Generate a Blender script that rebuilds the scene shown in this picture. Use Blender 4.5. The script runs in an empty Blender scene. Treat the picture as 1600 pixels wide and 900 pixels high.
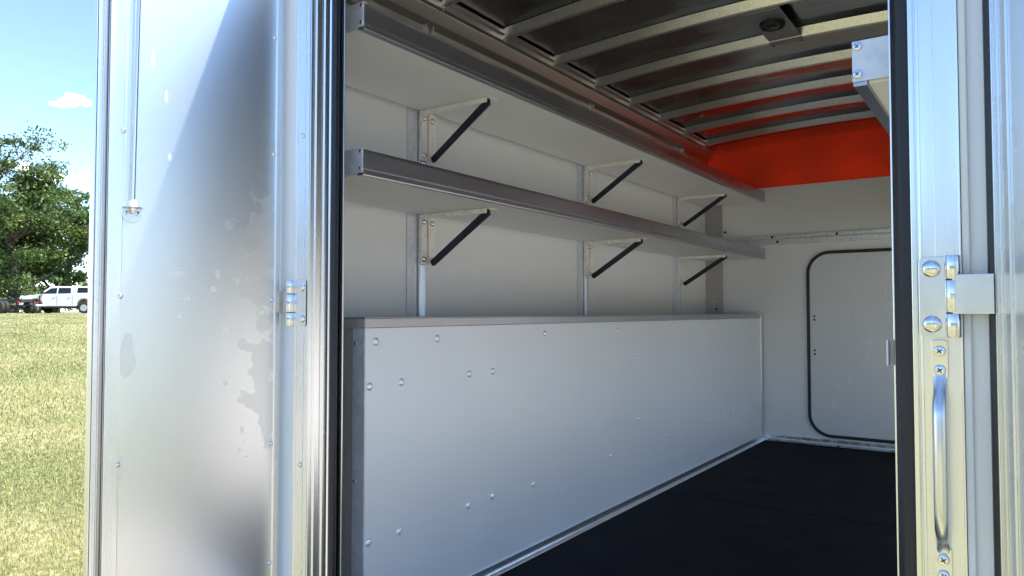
import bpy, bmesh, math, random
import numpy as np
from mathutils import Vector, Matrix
R = math.radians
random.seed(7)
S = bpy.context.scene
COL = S.collection

# ------------------------------------------------------------------ camera, sky, sun, exposure
cam = bpy.data.objects.new('camera', bpy.data.cameras.new('camera'))
COL.objects.link(cam)
cam.location = (0, 0, 0)
cam.rotation_euler = (R(90 + 1.87), 0, R(34.9))
cam.data.sensor_width = 36
cam.data.lens = 36 * 1133 / 1600
cam.data.clip_start = 0.05
cam.data.clip_end = 6000
S.camera = cam
S.render.engine = 'CYCLES'
S.cycles.max_bounces = 12
S.cycles.diffuse_bounces = 7
S.cycles.glossy_bounces = 6
S.view_settings.view_transform = 'Standard'
S.view_settings.look = 'None'
S.view_settings.gamma = 1
S.view_settings.use_curve_mapping = False
S.view_settings.exposure = 2.08

SUN_EL, SUN_AZ = 55, 64          # azimuth from +Y towards +X
sl = bpy.data.lights.new('sun', 'SUN')
sl.energy = 2.7
sl.angle = R(0.5)
sl.color = (1, .965, .91)
so = bpy.data.objects.new('sun', sl)
COL.objects.link(so)
sd = Vector((math.sin(R(SUN_AZ)) * math.cos(R(SUN_EL)), math.cos(R(SUN_AZ)) * math.cos(R(SUN_EL)), math.sin(R(SUN_EL))))
so.rotation_euler = sd.to_track_quat('Z', 'Y').to_euler()

W = bpy.data.worlds.new('World')
S.world = W
W.use_nodes = True
nt = W.node_tree
nt.nodes.clear()
def N(nt, t, **k):
    n = nt.nodes.new(t)
    for a, b in k.items():
        if a in n.inputs: n.inputs[a].default_value = b
        else: setattr(n, a, b)
    return n
sky = N(nt, 'ShaderNodeTexSky', sky_type='NISHITA', sun_disc=False, sun_elevation=R(SUN_EL), sun_rotation=R(SUN_AZ), altitude=1800, air_density=1.1, dust_density=.05, ozone_density=3.0)
tc = N(nt, 'ShaderNodeTexCoord')
mp = N(nt, 'ShaderNodeMapping')
mp.inputs['Scale'].default_value = (1, 1, 2.6)
nz = N(nt, 'ShaderNodeTexNoise')
nz.inputs['Scale'].default_value = 3.2; nz.inputs['Detail'].default_value = 9; nz.inputs['Roughness'].default_value = .58
cr = N(nt, 'ShaderNodeValToRGB')
cr.color_ramp.elements[0].position = .66; cr.color_ramp.elements[1].position = .85
mix = N(nt, 'ShaderNodeMix', data_type='RGBA')
mix.inputs['B'].default_value = (13, 13.2, 13.6, 1)
bg = N(nt, 'ShaderNodeBackground'); bg.inputs['Strength'].default_value = .088
out = N(nt, 'ShaderNodeOutputWorld')
L = nt.links.new
L(tc.outputs['Generated'], mp.inputs['Vector']); L(mp.outputs['Vector'], nz.inputs['Vector'])
L(nz.outputs['Fac'], cr.inputs['Fac'])
# two small fair-weather clouds low in the sky, by direction
def cloud_dir(d, size):
    d = Vector(d).normalized()
    s = N(nt, 'ShaderNodeVectorMath', operation='SUBTRACT'); L(tc.outputs['Generated'], s.inputs[0]); s.inputs[1].default_value = d
    n2 = N(nt, 'ShaderNodeTexNoise'); n2.inputs['Scale'].default_value = 34; n2.inputs['Detail'].default_value = 7
    L(tc.outputs['Generated'], n2.inputs['Vector'])
    sub = N(nt, 'ShaderNodeVectorMath', operation='SUBTRACT'); L(n2.outputs['Color'], sub.inputs[0]); sub.inputs[1].default_value = (.5, .5, .5)
    sc = N(nt, 'ShaderNodeVectorMath', operation='SCALE'); L(sub.outputs[0], sc.inputs[0]); sc.inputs['Scale'].default_value = size[0] * 1.5
    ad = N(nt, 'ShaderNodeVectorMath', operation='ADD'); L(s.outputs[0], ad.inputs[0]); L(sc.outputs[0], ad.inputs[1])
    dv = N(nt, 'ShaderNodeVectorMath', operation='DIVIDE'); L(ad.outputs[0], dv.inputs[0]); dv.inputs[1].default_value = (size[0], size[0], size[1])
    ln = N(nt, 'ShaderNodeVectorMath', operation='LENGTH'); L(dv.outputs[0], ln.inputs[0])
    mr = N(nt, 'ShaderNodeMapRange', interpolation_type='SMOOTHSTEP'); L(ln.outputs['Value'], mr.inputs['Value'])
    mr.inputs['From Min'].default_value = 1; mr.inputs['From Max'].default_value = .55
    return mr
TH = R(34.9); PI_ = math.atan(37 / 1133)
FW = Vector((-math.sin(TH) * math.cos(PI_), math.cos(TH) * math.cos(PI_), math.sin(PI_)))
RT = Vector((math.cos(TH), math.sin(TH), 0)); UP = RT.cross(FW)
c1 = cloud_dir(FW + RT * (-.606) + UP * .255, (.026, .008))
c2 = cloud_dir(FW + RT * (-.625) + UP * .153, (.050, .010))
c3 = cloud_dir(FW + RT * (-.60) + UP * .000, (.045, .009))
prev = cr.outputs['Color']
for c in (c1, c2, c3):
    m = N(nt, 'ShaderNodeMath', operation='MAXIMUM'); L(prev, m.inputs[0]); L(c.outputs['Result'], m.inputs[1]); prev = m.outputs[0]
L(prev, mix.inputs['Factor']); L(sky.outputs['Color'], mix.inputs['A'])
L(mix.outputs['Result'], bg.inputs['Color']); L(bg.outputs[0], out.inputs['Surface'])

# ------------------------------------------------------------------ materials
def mat(name, col, metal=0., rough=.5, noise=None, bump=None, spec=None, rvar=None, bright=None):
    """noise=(scale xyz, amount) varies colour; bump=(scale xyz, strength); rvar=(scale xyz, amount)"""
    m = bpy.data.materials.new(name); m.use_nodes = True
    t = m.node_tree; b = t.nodes['Principled BSDF']
    b.inputs['Base Color'].default_value = (*col, 1); b.inputs['Metallic'].default_value = metal; b.inputs['Roughness'].default_value = rough
    if spec is not None: b.inputs['Specular IOR Level'].default_value = spec
    co = N(t, 'ShaderNodeTexCoord')
    def nzz(scale, det=4):
        mpp = N(t, 'ShaderNodeMapping'); mpp.inputs['Scale'].default_value = scale
        n = N(t, 'ShaderNodeTexNoise'); n.inputs['Scale'].default_value = 1; n.inputs['Detail'].default_value = det
        t.links.new(co.outputs['Object'], mpp.inputs['Vector']); t.links.new(mpp.outputs[0], n.inputs['Vector'])
        return n.outputs['Fac']
    if noise:
        s, a = noise
        mr = N(t, 'ShaderNodeMapRange'); mr.inputs['From Min'].default_value = .3; mr.inputs['From Max'].default_value = .7
        mr.inputs['To Min'].default_value = 1 - a; mr.inputs['To Max'].default_value = 1 + a
        t.links.new(nzz(s), mr.inputs['Value'])
        mx = N(t, 'ShaderNodeVectorMath', operation='SCALE'); mx.inputs[0].default_value = col
        t.links.new(mr.outputs[0], mx.inputs['Scale']); t.links.new(mx.outputs[0], b.inputs['Base Color'])
    if rvar:
        s, a = rvar
        mr = N(t, 'ShaderNodeMapRange'); mr.inputs['From Min'].default_value = .3; mr.inputs['From Max'].default_value = .7
        mr.inputs['To Min'].default_value = max(.03, rough - a); mr.inputs['To Max'].default_value = rough + a
        t.links.new(nzz(s, 6), mr.inputs['Value']); t.links.new(mr.outputs[0], b.inputs['Roughness'])
    if bump:
        s, a = bump[:2]
        bp = N(t, 'ShaderNodeBump'); bp.inputs['Strength'].default_value = a; bp.inputs['Distance'].default_value = bump[2] if len(bump) > 2 else .002
        t.links.new(nzz(s), bp.inputs['Height']); t.links.new(bp.outputs[0], b.inputs['Normal'])
    return m
M = {}
M['alu'] = mat('mill_aluminium', (.86, .87, .88), 1, .27, noise=((9, 9, 1.5), .04), bump=((160, 160, 2), .05, .0006), rvar=((30, 30, 1.2), .05))
M['alu_lip'] = mat('shelf_lip_aluminium', (.44, .45, .49), 1, .32, noise=((6, 3, 9), .06), bump=((120, 3, 240), .12, .001), rvar=((4, 1, 12), .08))
M['alu_dark'] = mat('channel_aluminium', (.50, .48, .46), 1, .34, rvar=((6, 1, 6), .08))
M['galv'] = mat('galvanised_steel', (.74, .76, .78), 1, .38, noise=((60, 60, 60), .16), bump=((40, 40, 40), .08, .002), rvar=((35, 35, 35), .12))
M['cap'] = mat('dull_galvanised_cap', (.72, .75, .80), .35, .42, noise=((40, 40, 40), .10))
M['endp'] = mat('grey_primed_panel', (.46, .44, .42), .2, .5)
M['zinc'] = mat('zinc_plated_steel', (.80, .82, .86), 1, .26, noise=((30, 30, 30), .08))
M['pole'] = mat('satin_steel', (.78, .79, .80), 1, .27)
M['rivetpaint'] = mat('painted_rivet', (.90, .92, .93), .55, .28)
M['steel'] = mat('polished_steel', (.82, .82, .82), 1, .16)
M['bow'] = mat('galvanised_roof_bow', (.84, .83, .78), .95, .30, noise=((90, 90, 90), .10), bump=((120, 120, 120), .12, .001))
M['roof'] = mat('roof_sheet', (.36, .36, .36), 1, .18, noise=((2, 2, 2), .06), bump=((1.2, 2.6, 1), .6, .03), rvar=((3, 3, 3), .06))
M['cream'] = mat('shelf_board_paint', (.85, .85, .82), 0, .5, noise=((3, 3, 3), .03), bump=((180, 180, 180), .05))
M['rubber'] = mat('black_seal_rubber', (.016, .017, .024), 0, .42, bump=((300, 300, 3), .2))
M['floor'] = mat('black_floor_coating', (.004, .004, .008), 0, .75, spec=.12, noise=((3.5, 3.5, 3.5), .4), bump=((120, 120, 120), .3), rvar=((7, 7, 7), .05))
M['strut'] = mat('dark_steel_strut', (.030, .034, .055), .6, .35, noise=((40, 40, 40), .2))
M['plate'] = mat('passivated_bracket_steel', (.93, .90, .82), .1, .33, noise=((40, 40, 18), .10), rvar=((50, 50, 50), .1))
M['skin'] = mat('exterior_skin_paint', (.82, .84, .86), .1, .30, bump=((2, 2, 160), .05, .001))
M['white'] = mat('white_paint', (.80, .81, .82), 0, .25)
M['glass'] = mat('tinted_glass', (.012, .016, .018), 0, .06)
M['tyre'] = mat('tyre_rubber', (.028, .025, .023), 0, .8, noise=((6, 6, 6), .3))
M['black'] = mat('black_plastic', (.015, .015, .017), 0, .5)
M['chassis'] = mat('dusty_chassis_paint', (.035, .030, .028), .2, .6, noise=((8, 8, 8), .4))
M['red_lens'] = mat('red_lamp_lens', (.45, .012, .02), 0, .25)
M['rust'] = mat('red_brown_drum', (.12, .045, .035), .2, .6)
M['bark'] = mat('bark', (.055, .043, .034), 0, .9, noise=((3, 3, 1), .3), bump=((8, 8, 2), .6, .05))
M['lens'] = mat('dark_lamp_lens', (.02, .022, .028), 0, .12)
M['lampplate'] = mat('grey_lamp_bracket', (.32, .31, .31), .8, .42, noise=((30, 30, 30), .08))

def panel(name, col, metal, rough, weave=.25, cells=260.):
    """factory-painted embossed metal sheet: fine woven emboss + soft waviness + faint scuffs"""
    m = mat(name, col, metal, rough, rvar=((3, 3, 3), .05))
    t = m.node_tree; b = t.nodes['Principled BSDF']
    co = N(t, 'ShaderNodeTexCoord')
    v = N(t, 'ShaderNodeTexVoronoi'); v.inputs['Scale'].default_value = cells; v.inputs['Randomness'].default_value = .35
    t.links.new(co.outputs['Object'], v.inputs['Vector'])
    n = N(t, 'ShaderNodeTexNoise'); n.inputs['Scale'].default_value = 1.7; n.inputs['Detail'].default_value = 2
    t.links.new(co.outputs['Object'], n.inputs['Vector'])
    b1 = N(t, 'ShaderNodeBump'); b1.inputs['Strength'].default_value = weave; b1.inputs['Distance'].default_value = .0008
    b2 = N(t, 'ShaderNodeBump'); b2.inputs['Strength'].default_value = .3; b2.inputs['Distance'].default_value = .012
    t.links.new(n.outputs['Fac'], b2.inputs['Height']); t.links.new(v.outputs['Distance'], b1.inputs['Height'])
    t.links.new(b2.outputs[0], b1.inputs['Normal']); t.links.new(b1.outputs[0], b.inputs['Normal'])
    # pale rubbed marks
    n3 = N(t, 'ShaderNodeTexNoise'); n3.inputs['Scale'].default_value = 9; n3.inputs['Detail'].default_value = 6
    t.links.new(co.outputs['Object'], n3.inputs['Vector'])
    r = N(t, 'ShaderNodeValToRGB'); r.color_ramp.elements[0].position = .62; r.color_ramp.elements[1].position = .78
    t.links.new(n3.outputs['Fac'], r.inputs['Fac'])
    mx = N(t, 'ShaderNodeMix', data_type='RGBA'); mx.inputs['A'].default_value = (*col, 1)
    mx.inputs['B'].default_value = (*[min(.85, c * 1.15) for c in col], 1)
    t.links.new(r.outputs['Color'], mx.inputs['Factor']); t.links.new(mx.outputs['Result'], b.inputs['Base Color'])
    return m
M['wall'] = panel('cream_wall_sheet', (.83, .85, .83), .1, .38)
M['bench'] = panel('silver_bench_sheet', (.82, .86, .89), .3, .36, .6)
M['hatch'] = panel('hatch_sheet', (.73, .75, .75), .15, .40)

# red front panel: thin translucent fibreglass lit by the sun from outside
m = bpy.data.materials.new('red_translucent_panel'); m.use_nodes = True; t = m.node_tree
b = t.nodes['Principled BSDF']; b.inputs['Base Color'].default_value = (.68, .06, .022, 1); b.inputs['Roughness'].default_value = .35
tr = N(t, 'ShaderNodeBsdfTranslucent'); tr.inputs['Color'].default_value = (.85, .18, .03, 1)
mx = N(t, 'ShaderNodeMixShader'); mx.inputs[0].default_value = .45
n = N(t, 'ShaderNodeTexNoise'); n.inputs['Scale'].default_value = 3; n.inputs['Detail'].default_value = 6
co = N(t, 'ShaderNodeTexCoord'); t.links.new(co.outputs['Object'], n.inputs['Vector'])
mr = N(t, 'ShaderNodeMapRange'); mr.inputs['To Min'].default_value = .08; mr.inputs['To Max'].default_value = .44
t.links.new(n.outputs['Fac'], mr.inputs['Value']); t.links.new(mr.outputs[0], mx.inputs[0])
t.links.new(b.outputs[0], mx.inputs[1]); t.links.new(tr.outputs[0], mx.inputs[2])
t.links.new(mx.outputs[0], t.nodes['Material Output'].inputs['Surface'])
M['red'] = m

# door sheet: rolled aluminium with water marks and finger smudges that have their own outlines
m = mat('door_sheet_aluminium', (.72, .735, .75), 1, .27, bump=((3, 3, 160), .02, .0005)); t = m.node_tree; b = t.nodes['Principled BSDF']
co = N(t, 'ShaderNodeTexCoord')
nd = N(t, 'ShaderNodeTexNoise'); nd.inputs['Scale'].default_value = 15; nd.inputs['Detail'].default_value = 2.2
t.links.new(co.outputs['Object'], nd.inputs['Vector'])
sb = N(t, 'ShaderNodeVectorMath', operation='SUBTRACT'); t.links.new(nd.outputs['Color'], sb.inputs[0]); sb.inputs[1].default_value = (.5, .5, .5)
def blob(c, s, wob, soft=.12, ring=False):
    sc = N(t, 'ShaderNodeVectorMath', operation='SCALE'); t.links.new(sb.outputs[0], sc.inputs[0]); sc.inputs['Scale'].default_value = wob
    a = N(t, 'ShaderNodeVectorMath', operation='ADD'); t.links.new(co.outputs['Object'], a.inputs[0]); t.links.new(sc.outputs[0], a.inputs[1])
    a2 = N(t, 'ShaderNodeVectorMath', operation='SUBTRACT'); t.links.new(a.outputs[0], a2.inputs[0]); a2.inputs[1].default_value = c
    d = N(t, 'ShaderNodeVectorMath', operation='DIVIDE'); t.links.new(a2.outputs[0], d.inputs[0]); d.inputs[1].default_value = s
    l = N(t, 'ShaderNodeVectorMath', operation='LENGTH'); t.links.new(d.outputs[0], l.inputs[0])
    mr = N(t, 'ShaderNodeMapRange', interpolation_type='SMOOTHSTEP'); t.links.new(l.outputs['Value'], mr.inputs['Value'])
    mr.inputs['From Min'].default_value = 1; mr.inputs['From Max'].default_value = 1 - soft
    return mr.outputs[0]
def mx_(a, c):
    q = N(t, 'ShaderNodeMath', operation='MAXIMUM'); t.links.new(a, q.inputs[0]); t.links.new(c, q.inputs[1]); return q.outputs[0]
# object coords of the door: x = width from hinge, y = outwards, z = height
st = mx_(blob((.030, 0, .14), (.052, 1, .165), .34), blob((.016, 0, -.20), (.050, 1, .16), .34))
st = mx_(st, blob((.345, 0, -.10), (.018, 1, .05), .03))
st = mx_(st, blob((.362, 0, -.34), (.016, 1, .03), .02))
sm = None
for (u, z, a, c) in ((.095, .075, .006, .010), (.155, .055, .009, .009), (.22, .03, .013, .006), (.235, -.01, .01, .006), (.12, -.045, .013, .009), (.30, .58, .006, .03), (.27, .50, .005, .02), (.26, .36, .006, .012), (.145, .09, .006, .014), (.24, .09, .02, .01)):
    q = blob((u, 0, z), (a, 1, c), .008, .6)
    sm = q if sm is None else mx_(sm, q)
r1 = N(t, 'ShaderNodeMapRange'); t.links.new(st, r1.inputs['Value']); r1.inputs['To Min'].default_value = .27; r1.inputs['To Max'].default_value = .32
r2 = N(t, 'ShaderNodeMath', operation='MULTIPLY_ADD'); t.links.new(sm, r2.inputs[0]); r2.inputs[1].default_value = .10; t.links.new(r1.outputs[0], r2.inputs[2])
t.links.new(r2.outputs[0], b.inputs['Roughness'])
q1 = N(t, 'ShaderNodeMix', data_type='RGBA'); q1.inputs['A'].default_value = (.86, .87, .88, 1); q1.inputs['B'].default_value = (.80, .80, .795, 1); t.links.new(st, q1.inputs['Factor'])
q2 = N(t, 'ShaderNodeMix', data_type='RGBA'); q2.inputs['B'].default_value = (.93, .93, .92, 1); t.links.new(q1.outputs['Result'], q2.inputs['A'])
q3 = N(t, 'ShaderNodeMath', operation='MULTIPLY'); t.links.new(sm, q3.inputs[0]); q3.inputs[1].default_value = .6; t.links.new(q3.outputs[0], q2.inputs['Factor'])
t.links.new(q2.outputs['Result'], b.inputs['Base Color'])
M['door'] = m

def foliage(name, c1_, c2_, c3_, scale):
    m = bpy.data.materials.new(name); m.use_nodes = True; t = m.node_tree; b = t.nodes['Principled BSDF']
    at = N(t, 'ShaderNodeAttribute', attribute_name='tint')
    r = N(t, 'ShaderNodeValToRGB'); e = r.color_ramp.elements
    e[0].color = (*c1_, 1); e[1].color = (*c3_, 1); x = e.new(.5); x.color = (*c2_, 1)
    t.links.new(at.outputs['Fac'], r.inputs['Fac']); t.links.new(r.outputs['Color'], b.inputs['Base Color'])
    b.inputs['Roughness'].default_value = .55
    tr = N(t, 'ShaderNodeBsdfTranslucent'); t.links.new(r.outputs['Color'], tr.inputs['Color'])
    mx = N(t, 'ShaderNodeMixShader'); mx.inputs[0].default_value = .3
    t.links.new(b.outputs[0], mx.inputs[1]); t.links.new(tr.outputs[0], mx.inputs[2]); t.links.new(mx.outputs[0], t.nodes['Material Output'].inputs['Surface'])
    return m
M['leaf'] = foliage('tree_leaves', (.030, .065, .016), (.085, .145, .032), (.19, .26, .06), 1)
M['blade'] = foliage('lawn_blades', (.12, .19, .04), (.30, .33, .10), (.50, .43, .19), 1)

m = bpy.data.materials.new('dry_lawn_ground'); m.use_nodes = True; t = m.node_tree; b = t.nodes['Principled BSDF']
co = N(t, 'ShaderNodeTexCoord'); b.inputs['Roughness'].default_value = .9
def gn(scale, det, st_=(1, 1, 1)):
    mpp = N(t, 'ShaderNodeMapping'); mpp.inputs['Scale'].default_value = st_
    n = N(t, 'ShaderNodeTexNoise'); n.inputs['Scale'].default_value = scale; n.inputs['Detail'].default_value = det
    t.links.new(co.outputs['Object'], mpp.inputs['Vector']); t.links.new(mpp.outputs[0], n.inputs['Vector']); return n.outputs['Fac']
r1 = N(t, 'ShaderNodeValToRGB'); e = r1.color_ramp.elements; e[0].position = .40; e[0].color = (.19, .20, .09, 1); e[1].position = .60; e[1].color = (.38, .35, .21, 1)
t.links.new(gn(.55, 12), r1.inputs['Fac'])
r2 = N(t, 'ShaderNodeValToRGB'); e = r2.color_ramp.elements; e[0].position = .35; e[0].color = (.65, .62, .55, 1); e[1].position = .65; e[1].color = (1.25, 1.2, 1.15, 1)
t.links.new(gn(14, 8), r2.inputs['Fac'])
mm = N(t, 'ShaderNodeMix', data_type='RGBA', blend_type='MULTIPLY'); mm.inputs['Factor'].default_value = 1
t.links.new(r1.outputs['Color'], mm.inputs['A']); t.links.new(r2.outputs['Color'], mm.inputs['B'])
# unseen pale gravel, added beside the truck to bounce neutral light inside
sx = N(t, 'ShaderNodeSeparateXYZ'); t.links.new(co.outputs['Object'], sx.inputs[0])
ga = N(t, 'ShaderNodeMath', operation='MULTIPLY_ADD'); t.links.new(gn(.8, 5), ga.inputs[0]); ga.inputs[1].default_value = 1.5; t.links.new(sx.outputs['X'], ga.inputs[2])
gm = N(t, 'ShaderNodeMapRange'); t.links.new(ga.outputs[0], gm.inputs['Value']); gm.inputs['From Min'].default_value = 1.2; gm.inputs['From Max'].default_value = 1.5
gr = N(t, 'ShaderNodeValToRGB'); e = gr.color_ramp.elements; e[0].position = .3; e[0].color = (.27, .24, .195, 1); e[1].position = .7; e[1].color = (.45, .405, .34, 1); t.links.new(gn(30, 10), gr.inputs['Fac'])
gx = N(t, 'ShaderNodeMix', data_type='RGBA'); t.links.new(gm.outputs[0], gx.inputs['Factor']); t.links.new(mm.outputs['Result'], gx.inputs['A']); t.links.new(gr.outputs['Color'], gx.inputs['B'])
t.links.new(gx.outputs['Result'], b.inputs['Base Color'])
bp = N(t, 'ShaderNodeBump'); bp.inputs['Strength'].default_value = .8; bp.inputs['Distance'].default_value = .03
t.links.new(gn(25, 8), bp.inputs['Height']); t.links.new(bp.outputs[0], b.inputs['Normal'])
M['ground'] = m

# ------------------------------------------------------------------ mesh helpers
class MB:
    def __init__(s): s.v = []; s.f = []
    def add(s, vs, fs):
        o = len(s.v); s.v += [tuple(x) for x in vs]; s.f += [tuple(i + o for i in f) for f in fs]; return s
    def box(s, x0, x1, y0, y1, z0, z1):
        return s.add([(x, y, z) for z in (z0, z1) for y in (y0, y1) for x in (x0, x1)],
                     [(0, 2, 3, 1), (4, 5, 7, 6), (0, 1, 5, 4), (2, 6, 7, 3), (0, 4, 6, 2), (1, 3, 7, 5)])
    def ext(s, poly, axis, a, b):
        """poly of 2D points extruded along axis ('x': poly=(y,z), 'y': poly=(x,z), 'z': poly=(x,y))"""
        def P(p, w): return {'x': (w, p[0], p[1]), 'y': (p[0], w, p[1]), 'z': (p[0], p[1], w)}[axis]
        n = len(poly)
        return s.add([P(p, a) for p in poly] + [P(p, b) for p in poly],
                     [tuple(range(n))[::-1], tuple(range(n, 2 * n))] + [(i, (i + 1) % n, n + (i + 1) % n, n + i) for i in range(n)])
    def tube(s, pts, r, n=12, flat=None):
        pts = [Vector(p) for p in pts]; k = len(pts); rs = r if isinstance(r, (list, tuple)) else [r] * k
        base = len(s.v); prevx = None
        for i, p in enumerate(pts):
            d = (pts[min(i + 1, k - 1)] - pts[max(i - 1, 0)]).normalized()
            if prevx is None:
                h = Vector((0, 0, 1)) if abs(d.z) < .9 else Vector((1, 0, 0)); ax = h.cross(d).normalized()
            else: ax = (prevx - d * prevx.dot(d)).normalized()
            prevx = ax; ay = d.cross(ax)
            for j in range(n):
                a = 2 * math.pi * j / n; rr = rs[i]
                rx, ry = (rr[1], rr[0]) if isinstance(rr, tuple) else (rr, rr)
                q = p + ax * math.cos(a) * rx + ay * math.sin(a) * ry; s.v.append(tuple(q))
        for i in range(k - 1):
            for j in range(n):
                a = base + i * n; s.f.append((a + j, a + (j + 1) % n, a + n + (j + 1) % n, a + n + j))
        s.f.append(tuple(base + j for j in range(n))[::-1]); s.f.append(tuple(base + (k - 1) * n + j for j in range(n)))
        return s
    def lathe(s, o, axis, prof, n=20):
        o = Vector(o); ax = Vector(axis).normalized(); h = Vector((0, 0, 1)) if abs(ax.z) < .9 else Vector((1, 0, 0))
        u = h.cross(ax).normalized(); w = ax.cross(u); base = len(s.v)
        for (r, d) in prof:
            for j in range(n):
                a = 2 * math.pi * j / n; s.v.append(tuple(o + ax * d + (u * math.cos(a) + w * math.sin(a)) * max(r, 1e-5)))
        for i in range(len(prof) - 1):
            for j in range(n):
                a = base + i * n; s.f.append((a + j, a + (j + 1) % n, a + n + (j + 1) % n, a + n + j))
        s.f.append(tuple(base + j for j in range(n))[::-1]); s.f.append(tuple(base + (len(prof) - 1) * n + j for j in range(n)))
        return s
    def build(s, name, m, parent=None, bevel=0, smooth=False, origin=None, seg=2):
        me = bpy.data.meshes.new(name)
        me.from_pydata(s.v, [], s.f); me.materials.append(m)
        bm = bmesh.new(); bm.from_mesh(me); bmesh.ops.recalc_face_normals(bm, faces=bm.faces); bm.to_mesh(me); bm.free()
        if smooth:
            me.polygons.foreach_set('use_smooth', [True] * len(me.polygons)); me.set_sharp_from_angle(angle=R(38))
        o = bpy.data.objects.new(name, me); COL.objects.link(o)
        if parent is not None: o.parent = parent
        if bevel:
            bv = o.modifiers.new('bevel', 'BEVEL'); bv.width = bevel; bv.segments = seg; bv.limit_method = 'ANGLE'; bv.angle_limit = R(40)
        return o
def tag(o, label=None, cat=None, group=None, kind=None):
    if label: o['label'] = label
    if cat: o['category'] = cat
    if group: o['group'] = group
    if kind: o['kind'] = kind
    return o
def thing(name, label, cat, loc=(0, 0, 0), rz=0, group=None):
    o = bpy.data.objects.new(name, None); COL.objects.link(o); o.location = loc; o.rotation_euler = (0, 0, rz)
    o.empty_display_size = .1
    return tag(o, label, cat, group)
def rooted(o, loc):
    """parent empty stays at its base while children keep scene coordinates"""
    o.location = loc; return o
def keep(root):
    off = -Vector(root.location)
    for c in root.children: c.location = Vector(c.location) + off
def copy_tree(o, parent):
    c = o.copy(); COL.objects.link(c); c.parent = parent
    for ch in list(o.children): copy_tree(ch, c)
    return c
def dup(o, parent, loc):
    c = o.copy(); COL.objects.link(c); c.parent = parent; c.location = loc
    for ch in list(o.children): copy_tree(ch, c)
    return c
def rivet_mesh(r, h, axis, name, m, parent, loc, dimple=True):
    prof = [(r, 0), (r, h * .25), (r * .93, h * .5), (r * .75, h * .8), (r * .45, h), (r * .3, h), (r * .26, h * .6), (0, h * .55)] if dimple else [(r, 0), (r, h * .2), (r * .9, h * .55), (r * .65, h * .88), (r * .3, h), (0, h * 1.02)]
    o = MB().lathe((0, 0, 0), axis, prof, 18).build(name, m, parent, smooth=True); o.location = loc; return o
def screw(r, axis, parent, loc, m=None):
    """pan head with a cross recess"""
    h = r * .55
    o = MB().lathe((0, 0, 0), axis, [(r, 0), (r, h * .4), (r * .85, h * .8), (r * .5, h)], 18)
    o = o.build('screw', m or M['zinc'], parent, smooth=True); o.location = loc
    ax = Vector(axis).normalized(); hh = Vector((0, 0, 1)) if abs(ax.z) < .9 else Vector((1, 0, 0)); u = hh.cross(ax).normalized(); w = ax.cross(u)
    mb = MB(); ca, sa = math.cos(.6), math.sin(.6)
    for (p, q) in ((u * ca + w * sa, w * ca - u * sa), (w * ca - u * sa, u * ca + w * sa)):
        vs = []
        for dz in (h * .9, h + .0004):
            for (a, b_) in ((-.5, -.1), (.5, -.1), (.5, .1), (-.5, .1)): vs.append(ax * dz + p * (a * r) + q * (b_ * r))
        mb.add(vs, [(0, 3, 2, 1), (4, 5, 6, 7), (0, 1, 5, 4), (1, 2, 6, 5), (2, 3, 7, 6), (3, 0, 4, 7)])
    c = mb.build('cross_recess', M['black'], o)
    return o

# ------------------------------------------------------------------ setting
FLOOR = -.893; D = 1.2; B = 5.2; XW = -1.88; XR = .20; GZ = -1.5
def gh(r):
    t_ = min(1, max(0, (r - 3) / 46.)); return GZ + 1.37 * t_ + .06 * min(1, max(0, (r - 49) / 80))
vs, fs = [(0, 0, gh(0))], []
rings = [1.5, 3, 4, 6, 9, 13, 18, 25, 33, 42, 49, 60, 90, 130, 200, 400, 900, 2500, 5500]; nseg = 96
for r in rings:
    for j in range(nseg):
        a = 2 * math.pi * j / nseg; vs.append((r * math.cos(a), r * math.sin(a), gh(r)))
for j in range(nseg): fs.append((0, 1 + j, 1 + (j + 1) % nseg))
for i in range(len(rings) - 1):
    for j in range(nseg):
        a = 1 + i * nseg; fs.append((a + j, a + nseg + j, a + nseg + (j + 1) % nseg, a + (j + 1) % nseg))
g = MB().add(vs, fs).build('ground', M['ground'], smooth=True); tag(g, kind='structure')

rng = np.random.default_rng(3)
def quads_object(name, P, A, Bv, tint, m, parent=None):
    """P centres, A and Bv half axes (n,3)"""
    n = len(P); V = np.empty((n, 4, 3)); V[:, 0] = P - A; V[:, 1] = P - Bv; V[:, 2] = P + A; V[:, 3] = P + Bv
    me = bpy.data.meshes.new(name); me.vertices.add(n * 4); me.vertices.foreach_set('co', V.reshape(-1).astype(np.float32))
    me.loops.add(n * 4); me.loops.foreach_set('vertex_index', np.arange(n * 4, dtype=np.int32))
    me.polygons.add(n); me.polygons.foreach_set('loop_start', (np.arange(n) * 4).astype(np.int32))
    me.update(calc_edges=True)
    at = me.attributes.new('tint', 'FLOAT', 'POINT'); at.data.foreach_set('value', np.repeat(tint, 4).astype(np.float32))
    me.materials.append(m); o = bpy.data.objects.new(name, me); COL.objects.link(o)
    if parent: o.parent = parent
    return o
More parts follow.
